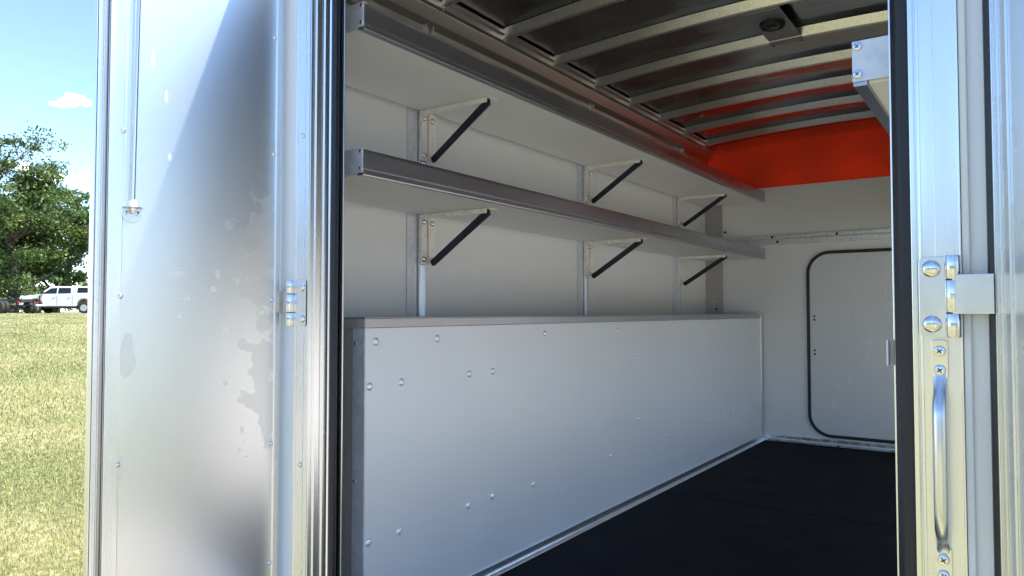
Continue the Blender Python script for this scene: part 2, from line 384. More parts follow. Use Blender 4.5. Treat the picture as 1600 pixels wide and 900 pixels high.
# lawn blades: a wedge of real grass on the side the camera can see
def lawn():
    n = 330000
    az = R(52) + rng.random(n) * R(34)
    u = rng.random(n); r = 2.6 * (50 / 2.6) ** (u ** 1.15)
    x = -r * np.sin(az); y = r * np.cos(az)
    z = np.interp(r, [3, 49, 129], [GZ, GZ + 1.37, GZ + 1.43])
    patch = np.sin(x * 1.1 + 2 * np.sin(y * .7)) * np.cos(y * 1.3 + x * .31) * .5 + .5 * np.sin(x * .23 + y * .51 + 1) + .35 * np.sin(x * 4.1 + np.sin(y * 3)) * np.sin(y * 5.3)
    keepm = ~((x > -2.1) & (y > 1.1))
    x, y, z, r, patch = x[keepm], y[keepm], z[keepm], r[keepm], patch[keepm]; n = len(x)
    L_ = (.022 + .026 * rng.random(n)) * np.clip(r / 8, 1, 1.5); w = (.0011 + .0010 * rng.random(n)) * np.clip(r / 4, 1, 8)
    a = rng.random(n) * 2 * np.pi; tl = .2 + rng.random(n) * 1.25
    d = np.stack([np.cos(a) * np.sin(tl), np.sin(a) * np.sin(tl), np.cos(tl) + .15], 1)
    s = np.stack([-np.sin(a), np.cos(a), np.zeros(n)], 1)
    A = d * (L_ / 2)[:, None]; P = np.stack([x, y, z], 1) + A * .9; Bv = s * w[:, None]
    tint = np.clip(.52 + .17 * patch + .21 * rng.standard_normal(n), 0, 1)
    o = quads_object('lawn_grass', P, A, Bv, tint, M['blade']); tag(o, 'short dry yellow green mown grass of the field', 'grass', kind='stuff')
lawn()

# trees
def at_px(px, z):
    """ground point seen at image column px at camera depth z"""
    p = FW * z + RT * ((px - 800) / 1133 * z); return Vector((p.x, p.y, gh(math.hypot(p.x, p.y))))
def tree(label, base, height, spread, seed, lean=(0, 0), trunk_r=.42, ntip=330, leaf=.14, fork=.22):
    rn = random.Random(seed); rg = np.random.default_rng(seed)
    root = thing('broadleaf_tree', label, 'tree', base, group='trees on the field edge')
    mb = MB(); tips = []
    def limb(p, d, length, r, depth):
        pts = [p]; q = p.copy(); dd = d.copy(); k = 5; rr = [r]
        for i in range(k):
            dd = (dd + Vector((rn.uniform(-.22, .22), rn.uniform(-.22, .22), rn.uniform(-.06, .16)))).normalized()
            q = q + dd * (length / k); pts.append(q.copy()); rr.append(r * (1 - .5 * (i + 1) / k))
        mb.tube(pts, rr, 7 if depth < 2 else 4)
        if depth >= 2: tips.extend([(pts[3], depth), (pts[5], depth)])
        if depth == 4: return
        nb = [7, 5, 4, 3][depth]
        for i in range(nb):
            f = rn.uniform(.3, 1) if depth else fork + (1 - fork) * (i + 1) / nb
            j = min(k - 1, int(f * k)); o_ = pts[j].lerp(pts[j + 1], f * k - j) if j < k else pts[-1]
            az = rn.uniform(0, 2 * math.pi) + i * 2.4; out_ = Vector((math.cos(az), math.sin(az), 0))
            nd = (dd * .5 + out_ * rn.uniform(.6, 1.15) + Vector((0, 0, rn.uniform(-.12, .5)))).normalized()
            limb(o_, nd, length * rn.uniform(.48, .72) * (spread if depth == 0 else 1), r * .48, depth + 1)
    limb(Vector((0, 0, -.3)), Vector((lean[0], lean[1], 1)).normalized(), height * .62, trunk_r, 0)
    mb.build('trunk', M['bark'], root, smooth=True)
    T = [t_ for t_ in tips if t_[0].z > height * .03]; rn.shuffle(T); T = T[:ntip]
    for i in range(70):
        a = rn.uniform(0, 2 * math.pi); q = rn.uniform(.5, 4.6) * height / 13; T.append((Vector((q * math.cos(a), q * math.sin(a), rn.uniform(.4, .38 * height))), 4))
    P, A, Bv, tt = [], [], [], []
    for (c, dep) in T:
        n = rn.randint(45, 95); rad = rn.uniform(.45, 1.0) * height / 14
        off = rg.standard_normal((n, 3)) * np.array([rad, rad, rad * .55]) * .62
        p = np.array(c) + off; a = rg.standard_normal((n, 3)); a /= np.linalg.norm(a, axis=1)[:, None]
        b_ = np.cross(a, rg.standard_normal((n, 3))); b_ /= np.linalg.norm(b_, axis=1)[:, None]
        s_ = leaf * (.6 + .8 * rg.random(n))[:, None]
        P.append(p); A.append(a * s_); Bv.append(b_ * s_ * .55); tt.append(np.clip(rn.uniform(.2, .75) + .2 * rg.standard_normal(n), 0, 1))
    quads_object('crown', np.concatenate(P), np.concatenate(A), np.concatenate(Bv), np.concatenate(tt), M['leaf'], root)
    return root
tree('tall leafy green tree with open crown, highest of the field trees', at_px(22, 62), 14.6, 1.0, 21, lean=(.02, 0), ntip=460, fork=.08)
tree('lower broad green tree whose crown reaches over the white pickup', at_px(88, 68), 10.2, 1.15, 5, lean=(.0, .0), trunk_r=.34, ntip=360, fork=.08)
tree('dense dark tree at the left edge behind the bare truck chassis', at_px(-30, 70), 12.5, 1.1, 9, ntip=420, fork=.06)

# far wood all round the open side of the field (the metal reflects it)
def far_wood():
    n = 38000; az = R(-20) + rng.random(n) * R(245)      # from +Y side round +X to -Y and -X
    r = 95 + 14 * rng.random(n); x = r * np.sin(az); y = r * np.cos(az)
    top = 11.5 + 2.6 * np.sin(az * 17) + 1.6 * np.sin(az * 41 + 1) + 1.0 * np.sin(az * 97)
    z = -.3 + top * rng.random(n) ** .8
    a = rng.standard_normal((n, 3)); a /= np.linalg.norm(a, axis=1)[:, None]
    b_ = np.cross(a, rng.standard_normal((n, 3))); b_ /= np.linalg.norm(b_, axis=1)[:, None]
    o = quads_object('far_wood', np.stack([x, y, z], 1), a * .9, b_ * .7, np.clip(.35 + .25 * rng.standard_normal(n), 0, 1), M['leaf'])
    tag(o, 'distant line of dark green woodland round the field', 'wood', kind='stuff')
far_wood()

# ------------------------------------------------------------------ cargo body
body = thing('cargo_truck_body', 'bare aluminium cargo body with open doors, silver panelled inside and red front', 'truck body', (0, 0, 0))
H0, H1 = -.893, .98       # door opening
def seg_bow(mb, X0, X1, Y0, Y1, zlo, zhi, n=24, lip=.008):
    C = (XW + XR) / 2; hw = (XR - XW) / 2
    for i in range(n):
        a, b_ = X0 + (X1 - X0) * i / n, X0 + (X1 - X0) * (i + 1) / n
        za, zb = [.05 * (1 - ((q - C) / hw) ** 2) for q in (a, b_)]
        vs = [(a, Y0, zhi + za), (a, Y1, zhi + za), (a, Y1 - lip, zlo + za), (a, Y0 + lip, zlo + za),
              (b_, Y0, zhi + zb), (b_, Y1, zhi + zb), (b_, Y1 - lip, zlo + zb), (b_, Y0 + lip, zlo + zb)]
        fs = [(0, 4, 5, 1), (1, 5, 6, 2), (2, 6, 7, 3), (3, 7, 4, 0)]
        if i == 0: fs.append((0, 1, 2, 3))
        if i == n - 1: fs.append((4, 7, 6, 5))
        mb.add(vs, fs)
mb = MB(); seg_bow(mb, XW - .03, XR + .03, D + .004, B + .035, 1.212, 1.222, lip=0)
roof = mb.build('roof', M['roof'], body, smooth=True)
for i in range(10):
    y = 2.535 + .412 * (i - 3)
    mb = MB(); seg_bow(mb, -1.835, .155, y - .030, y + .030, 1.174, 1.2095, lip=.019)
    bw = mb.build('roof_bow', M['bow'], body, smooth=True)
    for xx in (-1.822, -1.805):
        MB().box(xx, xx + .003, y - .004, y - .001, 1.160, 1.182).build('fixing_tab', M['galv'], bw)
# floor mats, subfloor
MB().box(XW + .002, XR - .002, D + .03, 3.398, FLOOR - .02, FLOOR).build('floor_mat', M['floor'], body, bevel=.003)
MB().box(XW + .002, XR - .002, 3.401, B - .002, FLOOR - .02, FLOOR).build('floor_mat', M['floor'], body, bevel=.003)
MB().box(XW - .02, XR + .02, D + .004, B + .03, FLOOR - .14, FLOOR - .023).build('floor_frame', M['chassis'], body)
# left wall in sheets with posts and slotted rails
YP = (2.06, 3.345, 4.63)
edges = [D + .066, YP[0] - .035, YP[1] - .035, YP[2] - .035, B]
for a, b_ in zip(edges[:-1], edges[1:]):
    MB().box(XW - .012, XW, a + .001, b_ - .001, FLOOR, 1.0).build('wall_sheet', M['wall'], body)
for y in YP:
    st_ = MB().box(XW + .0005, XW + .006, y - .060, y - .008, -.05, .98).build('wall_post', M['cap'], body, bevel=.001)
    rl = MB().box(XW + .0005, XW + .004, y - .003, y + .032, -.05, .90).box(XW + .004, XW + .016, y - .003, y, -.05, .90).box(XW + .004, XW + .016, y + .029, y + .032, -.05, .90)
    rl.box(XW + .030, XW + .052, y - .006, y - .002, .96, 1.10).box(XW + .030, XW + .052, y + .030, y + .034, .96, 1.10).build('shelf_rail', M['alu'], body)
# corner post bits seen at the back corner
MB().box(XW + .001, XW + .127, B - .020, B - .012, FLOOR, .90).build('corner_post', M['alu_dark'], body, bevel=.001)
MB().box(XW - .03, XW - .014, D + .004, B + .03, FLOOR - .14, 1.21).build('outer_skin', M['skin'], body)
# top rails
prof = [(-1.90, 1.212), (-1.79, 1.212), (-1.79, 1.196), (-1.806, 1.193), (-1.806, 1.172), (-1.822, 1.168), (-1.835, 1.120), (-1.858, 1.100), (-1.862, 1.070), (-1.876, 1.062), (-1.876, 1.0), (-1.90, 1.0)]
tr_ = MB().ext(prof, 'y', D + .05, B - .004).build('top_rail', M['alu_dark'], body, bevel=.002, smooth=False)
MB().ext([(-1.879, .995), (-1.858, .988), (-1.852, .93), (-1.862, .905), (-1.879, .900)], 'y', D + .05, B - .02).build('ledger_rail', M['alu_dark'], body, bevel=.002)
b0 = rivet_mesh(.012, .008, (1, 0, 0), 'bolt', M['strut'], body, (-1.853, 2.95, .955), False)
for y in (3.10, 4.35, 4.50, 4.90): dup(b0, body, (-1.853, y, .955))
prof_r = [(XR + XW - x, z) for x, z in prof]
MB().ext(prof_r, 'y', D + .05, B - .004).build('top_rail', M['alu_dark'], body, bevel=.002)
# right wall (unseen, with an added light opening)
SD0, SD1, SDZ = 1.36, 4.95, .30      # added side opening lets light in, added hatch blocks the sun; both unseen
MB().box(XR + .034, XR + 1.30, SD0, SD1, SDZ + .05, SDZ + .075).build('added_sun_shade', M['skin'], body, bevel=.003)
MB().box(XR, XR + .012, D + .066, SD0, FLOOR, 1.0).box(XR, XR + .012, SD1, B, FLOOR, 1.0).box(XR, XR + .012, SD0, SD1, SDZ, 1.0).build('wall_sheet', M['wall'], body)
MB().box(XR + .014, XR + .03, D + .004, SD0, FLOOR - .14, 1.21).box(XR + .014, XR + .03, SD1, B + .03, FLOOR - .14, 1.21).box(XR + .014, XR + .03, SD0, SD1, SDZ, 1.21).box(XR + .014, XR + .03, SD0, SD1, FLOOR - .14, FLOOR - .003).build('outer_skin', M['skin'], body)
# front wall
fy = B
fw_ = MB().box(-1.756, XR, fy - .008, fy, .530, .872).build('front_upper_sheet', M['wall'], body, bevel=.001)
for x in (-1.50, -1.20, -.87, -.52): rivet_mesh(.008, .004, (0, -1, 0), 'rivet', M['zinc'], fw_, (x, fy - .0085, .855))
rivet_mesh(.009, .003, (0, -1, 0), 'rivet', M['black'], fw_, (-1.735, fy - .0085, .575))
MB().box(-1.838, XR, fy - .006, fy, FLOOR, .478).build('front_lower_sheet', M['wall'], body)
gt = MB().box(-1.73, XR, fy - .020, fy - .010, .506, .534).build('cross_rail', M['galv'], body, bevel=.001)
g2 = MB().box(-1.73, XR, fy - .032, fy - .008, .466, .503).build('cross_rail', M['galv'], body, bevel=.001)
for x in (-1.40, -.98): rivet_mesh(.009, .003, (0, -1, 0), 'rivet', M['black'], gt, (x, fy - .0205, .520))
rivet_mesh(.009, .003, (0, -1, 0), 'rivet', M['black'], g2, (-1.36, fy - .0325, .484))
rivet_mesh(.009, .003, (0, -1, 0), 'rivet', M['black'], body, (-1.80, fy - .021, .02))
MB().box(XW, XR, fy + .012, fy + .016, .860, 1.262).build('front_red_panel', M['red'], body)
MB().box(XW - .02, XR + .02, fy + .018, fy + .030, FLOOR - .14, .862).build('outer_skin', M['red'], body)
MB().box(XW, XR, fy - .022, fy - .006, FLOOR + .002, FLOOR + .045).build('front_base_trim', M['alu'], body, bevel=.003)
MB().box(XW, XR, fy - .040, fy - .0225, FLOOR + .001, FLOOR + .02).build('front_base_trim', M['galv'], body, bevel=.003)
def rrect(x0, x1, z0, z1, r, n=10):
    pts = []
    for (cx, cz, a0) in ((x1 - r, z1 - r, 0), (x0 + r, z1 - r, 90), (x0 + r, z0 + r, 180), (x1 - r, z0 + r, 270)):
        for i in range(n + 1):
            a = R(a0 + 90 * i / n); pts.append((cx + r * math.cos(a), cz + r * math.sin(a)))
    return pts
def ring_obj(x0, x1, z0, z1, r, w, y0, y1):
    o_, i_ = rrect(x0, x1, z0, z1, r), rrect(x0 + w, x1 - w, z0 + w, z1 - w, r - w); n = len(o_)
    vs = [(x, y, z) for y in (y0, y1) for (x, z) in o_] + [(x, y, z) for y in (y0, y1) for (x, z) in i_]
    fs = []
    for k in range(n):
        k2 = (k + 1) % n
        fs += [(k, k2, n + k2, n + k), (2 * n + k, 3 * n + k, 3 * n + k2, 2 * n + k2), (k, 2 * n + k, 2 * n + k2, k2), (n + k, n + k2, 3 * n + k2, 3 * n + k)]
    return MB().add(vs, fs)
hd = MB().ext(rrect(-1.157, -.20, -.818, .388, .13), 'y', fy - .016, fy - .0065).build('access_door', M['hatch'], body, bevel=.0015)
ring_obj(-1.177, -.18, -.838, .408, .15, .021, fy - .022, fy - .0063).build('door_seal', M['rubber'], hd, bevel=.004)
for (x, z) in ((-1.128, -.03), (-1.128, -.055), (-1.128, -.26), (-1.128, -.285)): rivet_mesh(.007, .004, (0, -1, 0), 'rivet', M['black'], hd, (x, fy - .0165, z))
for (x, z) in ((-.86, .345), (-.90, .28), (-.70, .27), (-.91, .15), (-.70, .12), (-.89, -.02), (-.70, -.02), (-.69, -.13), (-.70, -.30), (-.70, -.43), (-.93, -.6), (-.72, -.62), (-.70, -.75)):
    rivet_mesh(.0055, .003, (0, -1, 0), 'rivet', M['hatch'] if z < -.2 else M['zinc'], hd, (x, fy - .0165, z))
rivet_mesh(.008, .004, (0, -1, 0), 'rivet', M['zinc'], body, (-1.21, fy - .0065, -.165))
MB().box(XW - .03, XR + .03, D + .02, B + .035, FLOOR - .30, FLOOR - .145).build('underframe', M['chassis'], body)

# rear frame: jambs
# left jamb: flat face, stepped return, bulb seal
Lj = [(-1.507, D), (-1.458, D), (-1.4565, D + .008), (-1.460, D + .011), (-1.460, D + .015), (-1.456, D + .018), (-1.456, D + .034), (-1.459, D + .037), (-1.459, D + .041), (-1.455, D + .044),
      (-1.455, D + .058), (-1.452, D + .0625), (-1.452, D + .072), (-1.507, D + .072)]
ljm = MB().ext(Lj, 'z', FLOOR - .10, 1.19).build('door_jamb', M['alu'], body, bevel=.0012)
MB().box(-1.5065, -1.504, D - .0035, D, FLOOR - .1, 1.19).box(-1.4615, -1.459, D - .003, D, FLOOR - .1, 1.19).box(-1.4785, -1.4765, D - .0015, D, FLOOR - .1, 1.19).build('jamb_bead', M['alu'], ljm, bevel=.0008)
MB().ext([(-1.4555, D + .0625), (-1.443, D + .058), (-1.436, D + .064), (-1.437, D + .076), (-1.445, D + .082), (-1.4555, D + .080)], 'z', FLOOR, 1.19).build('bulb_seal', M['rubber'], ljm, bevel=.003)
MB().box(-1.456, -1.431, D + .086, D + .090, FLOOR, 1.19).build('jamb_trim', M['alu'], ljm, bevel=.001)
MB().box(-1.88, -1.453, D + .0905, D + .094, FLOOR, 1.19).build('inner_frame_sheet', M['alu_dark'], body)
for z in (.448, -.384, .86, -.8): rivet_mesh(.0062, .004, (0, -1, 0), 'rivet', M['zinc'], ljm, (-1.486, D - .0005, z))
# right jamb
Rj = [(-.064, D), (-.064, D + .072), (-.135, D + .072), (-.135, D + .05), (-.127, D + .045), (-.127, D + .006), (-.1265, D), (-.120, D), (-.1195, D + .003), (-.117, D + .003), (-.1165, D)]
rjm = MB().ext(Rj[::-1], 'z', FLOOR - .10, 1.19).build('door_jamb', M['alu'], body, bevel=.0010)
MB().box(-.0665, -.064, D - .003, D - .0001, FLOOR - .1, 1.19).box(-.0955, -.0945, D - .0012, D - .0001, FLOOR - .1, 1.19).box(-.1145, -.1125, D - .0022, D - .0001, FLOOR - .1, 1.19).build('jamb_bead', M['alu'], rjm, bevel=.0006)
MB().ext([(-.1265, D + .008), (-.1265, D + .060), (-.150, D + .060), (-.1535, D + .045), (-.152, D + .022), (-.142, D + .006)], 'z', FLOOR, 1.19).build('bulb_seal', M['rubber'], rjm, bevel=.004)
MB().box(-.1595, -.135, D + .0625, D + .066, FLOOR, 1.19).build('jamb_trim', M['alu'], rjm, bevel=.001)
MB().box(-.135, .20, D + .0725, D + .076, FLOOR, 1.19).build('inner_frame_sheet', M['alu_dark'], body)
MB().box(-.1665, -.158, D + .056, D + .0595, -.083, -.043).box(-.1665, -.1635, D + .040, D + .056, -.083, -.043).build('striker_plate', M['white'], rjm, bevel=.001)
# header, sill, exterior rear skin, bright edge trims
MB().box(-1.455, -.127, D + .0005, D + .07, 1.0, 1.20).build('door_header', M['alu'], body, bevel=.003)
MB().box(-1.455, -.127, D - .02, D + .03, FLOOR - .10, FLOOR - .002).build('door_sill', M['alu'], body, bevel=.003)
MB().box(XW - .03, -1.5075, D + .006, D + .012, FLOOR - .14, 1.21).build('rear_skin', M['skin'], body)
MB().box(-.0635, XR + .03, D + .006, D + .012, FLOOR - .14, 1.21).build('rear_skin', M['skin'], body)
MB().box(-.0635, -.0535, D - .001, D + .0055, FLOOR - .1, 1.19).build('edge_trim', M['white'], body, bevel=.002)
MB().box(-1.5175, -1.5078, D + .001, D + .0055, FLOOR - .1, 1.19).build('edge_trim', M['alu'], body, bevel=.001)
# hinges
def hinge(side):
    s = 1 if side == 'r' else -1
    x0 = -.084 if s > 0 else -1.490       # leaf edge near knuckle
    root_x = -.0745 if s > 0 else -1.518
    lo = -.036; hi = .079
    if s > 0: lf = rrect(-.117, root_x + .004, lo, hi, .009, 4)
    else: lf = rrect(root_x - .003, -1.464, lo, hi, .007, 4)
    h = MB().ext(lf, 'y', D - .0065, D - .0028).build('hinge', M['zinc'], body, bevel=.0008)
    r = .0098 if s > 0 else .0088; ky = D - .0115
    for (a, b_) in ((lo, lo + .033), (lo + .035, hi - .035), (hi - .033, hi)):
        MB().tube([(root_x, ky, a), (root_x, ky, a + .001), (root_x, ky, b_ - .001), (root_x, ky, b_)], [r * .94, r, r, r * .94], 20).build('knuckle', M['steel'], h, smooth=True)
    for q in (lo + .034, hi - .034): MB().tube([(root_x, ky, q - .0012), (root_x, ky, q + .0012)], r * .9, 16).build('washer', M['black'], h)
    rivet_mesh(.0028, .001, (0, -1, 0), 'pin_head', M['zinc'], h, (root_x, ky - r, .022))
    for q in (lo + .018, hi - .018):
        rivet_mesh(.0125 if s > 0 else .010, .006, (0, -1, 0), 'bolt', M['steel'], h, (-.101 if s > 0 else -1.475, D - .0067, q), False)
    if s > 0: MB().box(root_x, -.026, ky - .009, ky - .006, -.003, .052).build('strap', M['zinc'], h, bevel=.0008)
    else: MB().add([(root_x, ky - .006, -.003), (-1.572, ky + .008, -.003), (-1.572, ky + .011, -.003), (root_x, ky - .003, -.003), (root_x, ky - .006, .052), (-1.572, ky + .008, .052), (-1.572, ky + .011, .052), (root_x, ky - .003, .052)],
                   [(0, 1, 2, 3), (4, 7, 6, 5), (0, 4, 5, 1), (1, 5, 6, 2), (2, 6, 7, 3), (3, 7, 4, 0)]).build('strap', M['alu_dark'], h, bevel=.0006)
hinge('r'); hinge('l')
# grab handle
hx = -.0925
pts = [(hx, D - .003, -.085), (hx, D - .005, -.100), (hx, D - .014, -.115), (hx, D - .026, -.128), (hx, D - .030, -.145), (hx, D - .030, -.28), (hx, D - .026, -.302), (hx, D - .014, -.318), (hx, D - .005, -.330), (hx, D - .003, -.342)]
rs = [(.0095, .0025), (.0085, .004), (.0085, .0065), (.0088, .0078), (.0088, .0085), (.0088, .0085), (.0088, .0078), (.0085, .0065), (.0085, .004), (.0095, .0025)]
gh_ = MB().tube(pts, rs, 18).build('grab_handle', M['pole'], body, smooth=True)
for (a, b_) in ((-.096, -.040), (-.388, -.332)):
    MB().ext(rrect(hx - .0105, hx + .0105, a, b_, .005, 4), 'y', D - .0055, D - .0026).build('foot', M['steel'], gh_, bevel=.0008)
for z in (-.056, -.083, -.349, -.371): screw(.0078, (0, -1, 0), gh_, (hx, D - .0058, z))

# rear doors: local frame x = away from hinge, y = outwards from the inner face (towards the viewer), z up
def rear_door(side, label):
    s = -1 if side == 'l' else 1
    hx_, hy = (-1.565, 1.176) if s < 0 else (-.021, 1.186)
    d = Vector((-.187, -.982, 0)) if s < 0 else Vector((.187, -.982, 0))
    nrm = Vector((.982, -.187, 0)) if s < 0 else Vector((-.982, -.187, 0))
    root = bpy.data.objects.new('rear_door', None); COL.objects.link(root); root.parent = body; root['label'] = label
    # build in local coordinates (x=u, y=w, z) with a matrix; mirrored doors keep right-handedness by flipping z-free basis
    def X(mb):
        q = MB(); q.f = mb.f; q.v = [tuple(Vector((hx_, hy, 0)) + d * v[0] + nrm * v[1] + Vector((0, 0, v[2]))) for v in mb.v]; return q
    z0, z1 = -.88, 1.0
    # the sheet keeps local coordinates so that its marks stay on the door
    sh = MB().box(-.004, .366, -.004, 0, z0, z1).build('inner_sheet', M['door'], root)
    mw = Matrix(((d.x, nrm.x, 0, hx_), (d.y, nrm.y, 0, hy), (0, 0, 1, 0), (0, 0, 0, 1)))
    sh.matrix_local = mw
    X(MB().box(.360, .3905, -.002, .0045, z0, z1)).build('door_flange', M['alu'], root, bevel=.001)
    X(MB().box(.3915, .3925, -.02, .003, z0, z1).box(.3925, .4005, -.02, -.008, z0, z1).box(.4005, .402, -.02, .001, z0, z1).box(.402, .4085, -.02, -.006, z0, z1).box(.4085, .414, -.03, .003, z0, z1)).build('door_edge_channel', M['alu'], root, bevel=.0005)
    X(MB().box(.393, .400, -.0075, -.003, z0, z1)).build('door_seal', M['rubber'] if s > 0 else M['alu_dark'], root, bevel=.002)
    X(MB().box(.4145, .4175, -.030, .0, z0, z1)).build('edge_plate', M['alu'], root, bevel=.001)
    X(MB().box(-.014, .0, -.030, .004, z0, z1)).build('door_flange', M['alu'], root, bevel=.0015)
    X(MB().box(.0, .414, -.030, -.0265, z0, z1)).build('outer_sheet', M['skin'], root)
    if s < 0:
        rv = None
        for z in (.774, .403, .034, -.336, -.706):
            o = rivet_mesh(.0055, .003, (nrm.x, nrm.y, 0), 'rivet', M['steel'], root, Vector((hx_, hy, z)) + d * .3615 + nrm * .0046) if rv is None else dup(rv, root, Vector((hx_, hy, z)) + d * .3615 + nrm * .0046)
            rv = rv or o
        for z in (.709, .406, .031, -.335, -.635): dup(rv, root, Vector((hx_, hy, z)) + d * .0045 + nrm * .0005)
        rod = X(MB().tube([(.333, .012, 1.0), (.3415, .012, .225)], .0042, 12)).build('latch_rod', M['steel'], root, smooth=True)
        # rod guide: semicircular ledge on a round-bottomed back plate
        arc = [(.341 + .0225 * math.cos(R(a)), .0225 * math.sin(R(a))) for a in range(0, 181, 15)]
        gd = X(MB().ext([(x, y + .001) for x, y in arc], 'z', .232, .2345)).build('rod_guide', M['zinc'], root, bevel=.0006)
        bk = [(.341 + .0215 * math.cos(R(a)), .222 + .022 * math.sin(R(a))) for a in range(180, 361, 15)] + [(.3625, .232), (.3195, .232)]
        X(MB().ext(bk, 'y', .001, .0032)).build('guide_back_plate', M['zinc'], gd, bevel=.0006)
        X(MB().lathe((.341, .012, .2345), (0, 0, 1), [(.008, 0), (.008, .006), (.0055, .012), (.0055, .016)], 14)).build('guide_bush', M['white'], gd, smooth=True)
        X(MB().lathe((.341, .012, .2315), (0, 0, -1), [(.006, 0), (.006, .006), (.0045, .008), (.0045, .012)], 14)).build('guide_nut', M['steel'], gd, smooth=True)
        for u in (.330, .353): screw(.0052, (nrm.x, nrm.y, 0), gd, Vector((hx_, hy, .2215)) + d * u + nrm * .0032)
    else:
        X(MB().ext([(-.026, -.004), (-.005, -.006), (-.003, .003), (-.009, .010), (-.021, .009), (-.027, .003)], 'z', z0, z1)).build('door_seal', M['rubber'], root, bevel=.002)
        X(MB().box(.004, .006, 0, .003, z0, z1).box(.030, .0315, 0, .0025, z0, z1).box(.085, .087, 0, .003, z0, z1)).build('edge_bead', M['alu'], root, bevel=.0005)
    return root
rear_door('l', 'open door on the left with smudged bare metal inner sheet and thin latch rod')
rear_door('r', 'open door on the right seen edge on with black seal')
body.location = (0, 0, 0)

# ------------------------------------------------------------------ shelves
def bracket(zb, y, parent):
    root = MB().box(XW + .0165, XW + .019, y - .006, y + .036, zb - .190, zb - .002).box(XW + .019, XW + .028, y - .006, y - .0035, zb - .190, zb - .002).build('shelf_bracket', M['plate'], parent, bevel=.0008)
    MB().box(XW + .0165, XW + .019, y + .040, y + .086, zb - .190, zb - .002).box(XW + .019, XW + .024, y + .040, y + .042, zb - .190, zb - .002).build('wall_plate', M['plate'], root, bevel=.0008)
    # arm under the board: inverted channel
    MB().box(XW + .02, -1.535, y - .004, y + .050, zb - .0045, zb - .0015).box(XW + .03, -1.545, y - .004, y - .0015, zb - .020, zb - .0045).build('arm', M['plate'], root, bevel=.0006)
    p0 = Vector((-1.550, y + .008, zb - .016)); p1 = Vector((XW + .040, y + .050, zb - .182))
    dd = (p1 - p0).normalized(); yv = Vector((0, 1, 0)); side = dd.cross(yv).normalized(); nn = side.cross(dd)
    w = .0135; pl = []
    for i in range(9): a = R(90 + 180 * i / 8); pl.append((w * math.cos(a) * .9, w * math.sin(a)))
    Ln = (p1 - p0).length
    for i in range(9): a = R(-90 + 180 * i / 8); pl.append((Ln + w * math.cos(a) * .9, w * math.sin(a)))
    for (off, th, nm) in ((0, .003, 0),):
        vs = [p0 + dd * a + side * b_ + nn * k for k in (-.0035, .0035) for (a, b_) in pl]; n = len(pl)
        MB().add(vs, [tuple(range(n))[::-1], tuple(range(n, 2 * n))] + [(i, (i + 1) % n, n + (i + 1) % n, n + i) for i in range(n)]).build('strut', M['strut'], root, bevel=.0012)
    rod = MB().tube([p1 + Vector((-.005, .012, -.006)), p0 + Vector((.006, .012, -.006))], .0028, 8).build('brace_wire', M['steel'], root, smooth=True)
    b1 = rivet_mesh(.0118, .011, (1, 0, 0), 'bolt', M['steel'], root, (XW + .0195, y + .014, zb - .028), False)
    for (yy, zz) in ((y + .062, zb - .030), (y + .014, zb - .170), (y + .062, zb - .172)): dup(b1, root, (XW + .0195, yy, zz))
    for xx in (XW + .05, XW + .09, -1.56): rivet_mesh(.006, .004, (0, 0, -1), 'rivet', M['steel'], root, (xx, y + .025, zb - .0048), False)
    return root
def wall_shelf(zb, side, y0, y1, label, brackets=True):
    s = 1 if side == 'l' else -1
    C2 = XW + XR
    def mx(x): return x if s > 0 else C2 - x
    def bx(mb, x0, x1, *r):
        a, b_ = sorted((mx(x0), mx(x1))); return mb.box(a, b_, *r)
    xf = -1.44 if s > 0 else XW + .417
    root = thing('wall_shelf', label, 'shelf', (0, 0, 0))
    bx(MB(), XW + .018, xf - .022, y0 + .004, y1, zb, zb + .012).build('board', M['cream'], root, bevel=.001)
    bx(MB(), XW + .0165, XW + .0178, y0 + .004, y1, zb - .003, zb + .03).build('rear_trim', M['galv'], root)
    # extruded lip with a shadow groove near its bottom
    P = [(xf - .0215, zb - .003), (xf - .001, zb - .003), (xf, zb), (xf, zb + .010), (xf - .003, zb + .0115), (xf - .003, zb + .0145), (xf, zb + .016), (xf, zb + .060), (xf - .001, zb + .0685), (xf - .006, zb + .0685), (xf - .006, zb + .0185), (xf - .0215, zb + .0145)]
    P = [(mx(x), z) for x, z in P]
    if s < 0: P = P[::-1]
    lip = MB().ext(P, 'y', y0, y1).build('front_lip', M['alu_lip'], root, bevel=.0006)
    bx(MB(), xf - .004, xf + .0015, y0 - .0035, y0 - .0005, zb + .004, zb + .070)
    cap = bx(MB(), xf - .20 if s > 0 else xf - .40, xf + .001, y0 - .003, y0 - .0005, zb + .004, zb + .072)
    bx(cap, xf - .03, xf + .0015, y0 - .0005, y0 + .012, zb + .0690, zb + .071)
    cp = cap.build('end_cap', M['cap'], root, bevel=.0008)
    for zz in (zb + .016, zb + .062): screw(.0055 if s > 0 else .0075, (0, -1, 0), cp, (mx(xf - .007), y0 - .003, zz))
    if s < 0: rivet_mesh(.002, .0005, (0, -1, 0), 'pin_hole', M['black'], cp, (mx(xf - .055), y0 - .0031, zb + .010))
    cp2 = bx(MB(), xf - .02, xf + .002, y1 + .0005, y1 + .003, zb - .002, zb + .07).build('end_cap', M['galv'], root, bevel=.0008)
    if brackets:
        first = None
        for y in YP:
            if first is None: first = bracket(zb, y, root)
            else: dup(first, root, (0, y - YP[0], 0))
    return root
wall_shelf(.770, 'l', 1.363, B - .045, 'upper of the two long shelves on the left wall, just under the roof')
wall_shelf(.371, 'l', 1.363, B - .045, 'lower of the two long shelves on the left wall, above the silver bench')
wall_shelf(.375, 'r', 1.300, B - .045, 'shelf on the right wall with pale blue end cap and cross head screws', False)

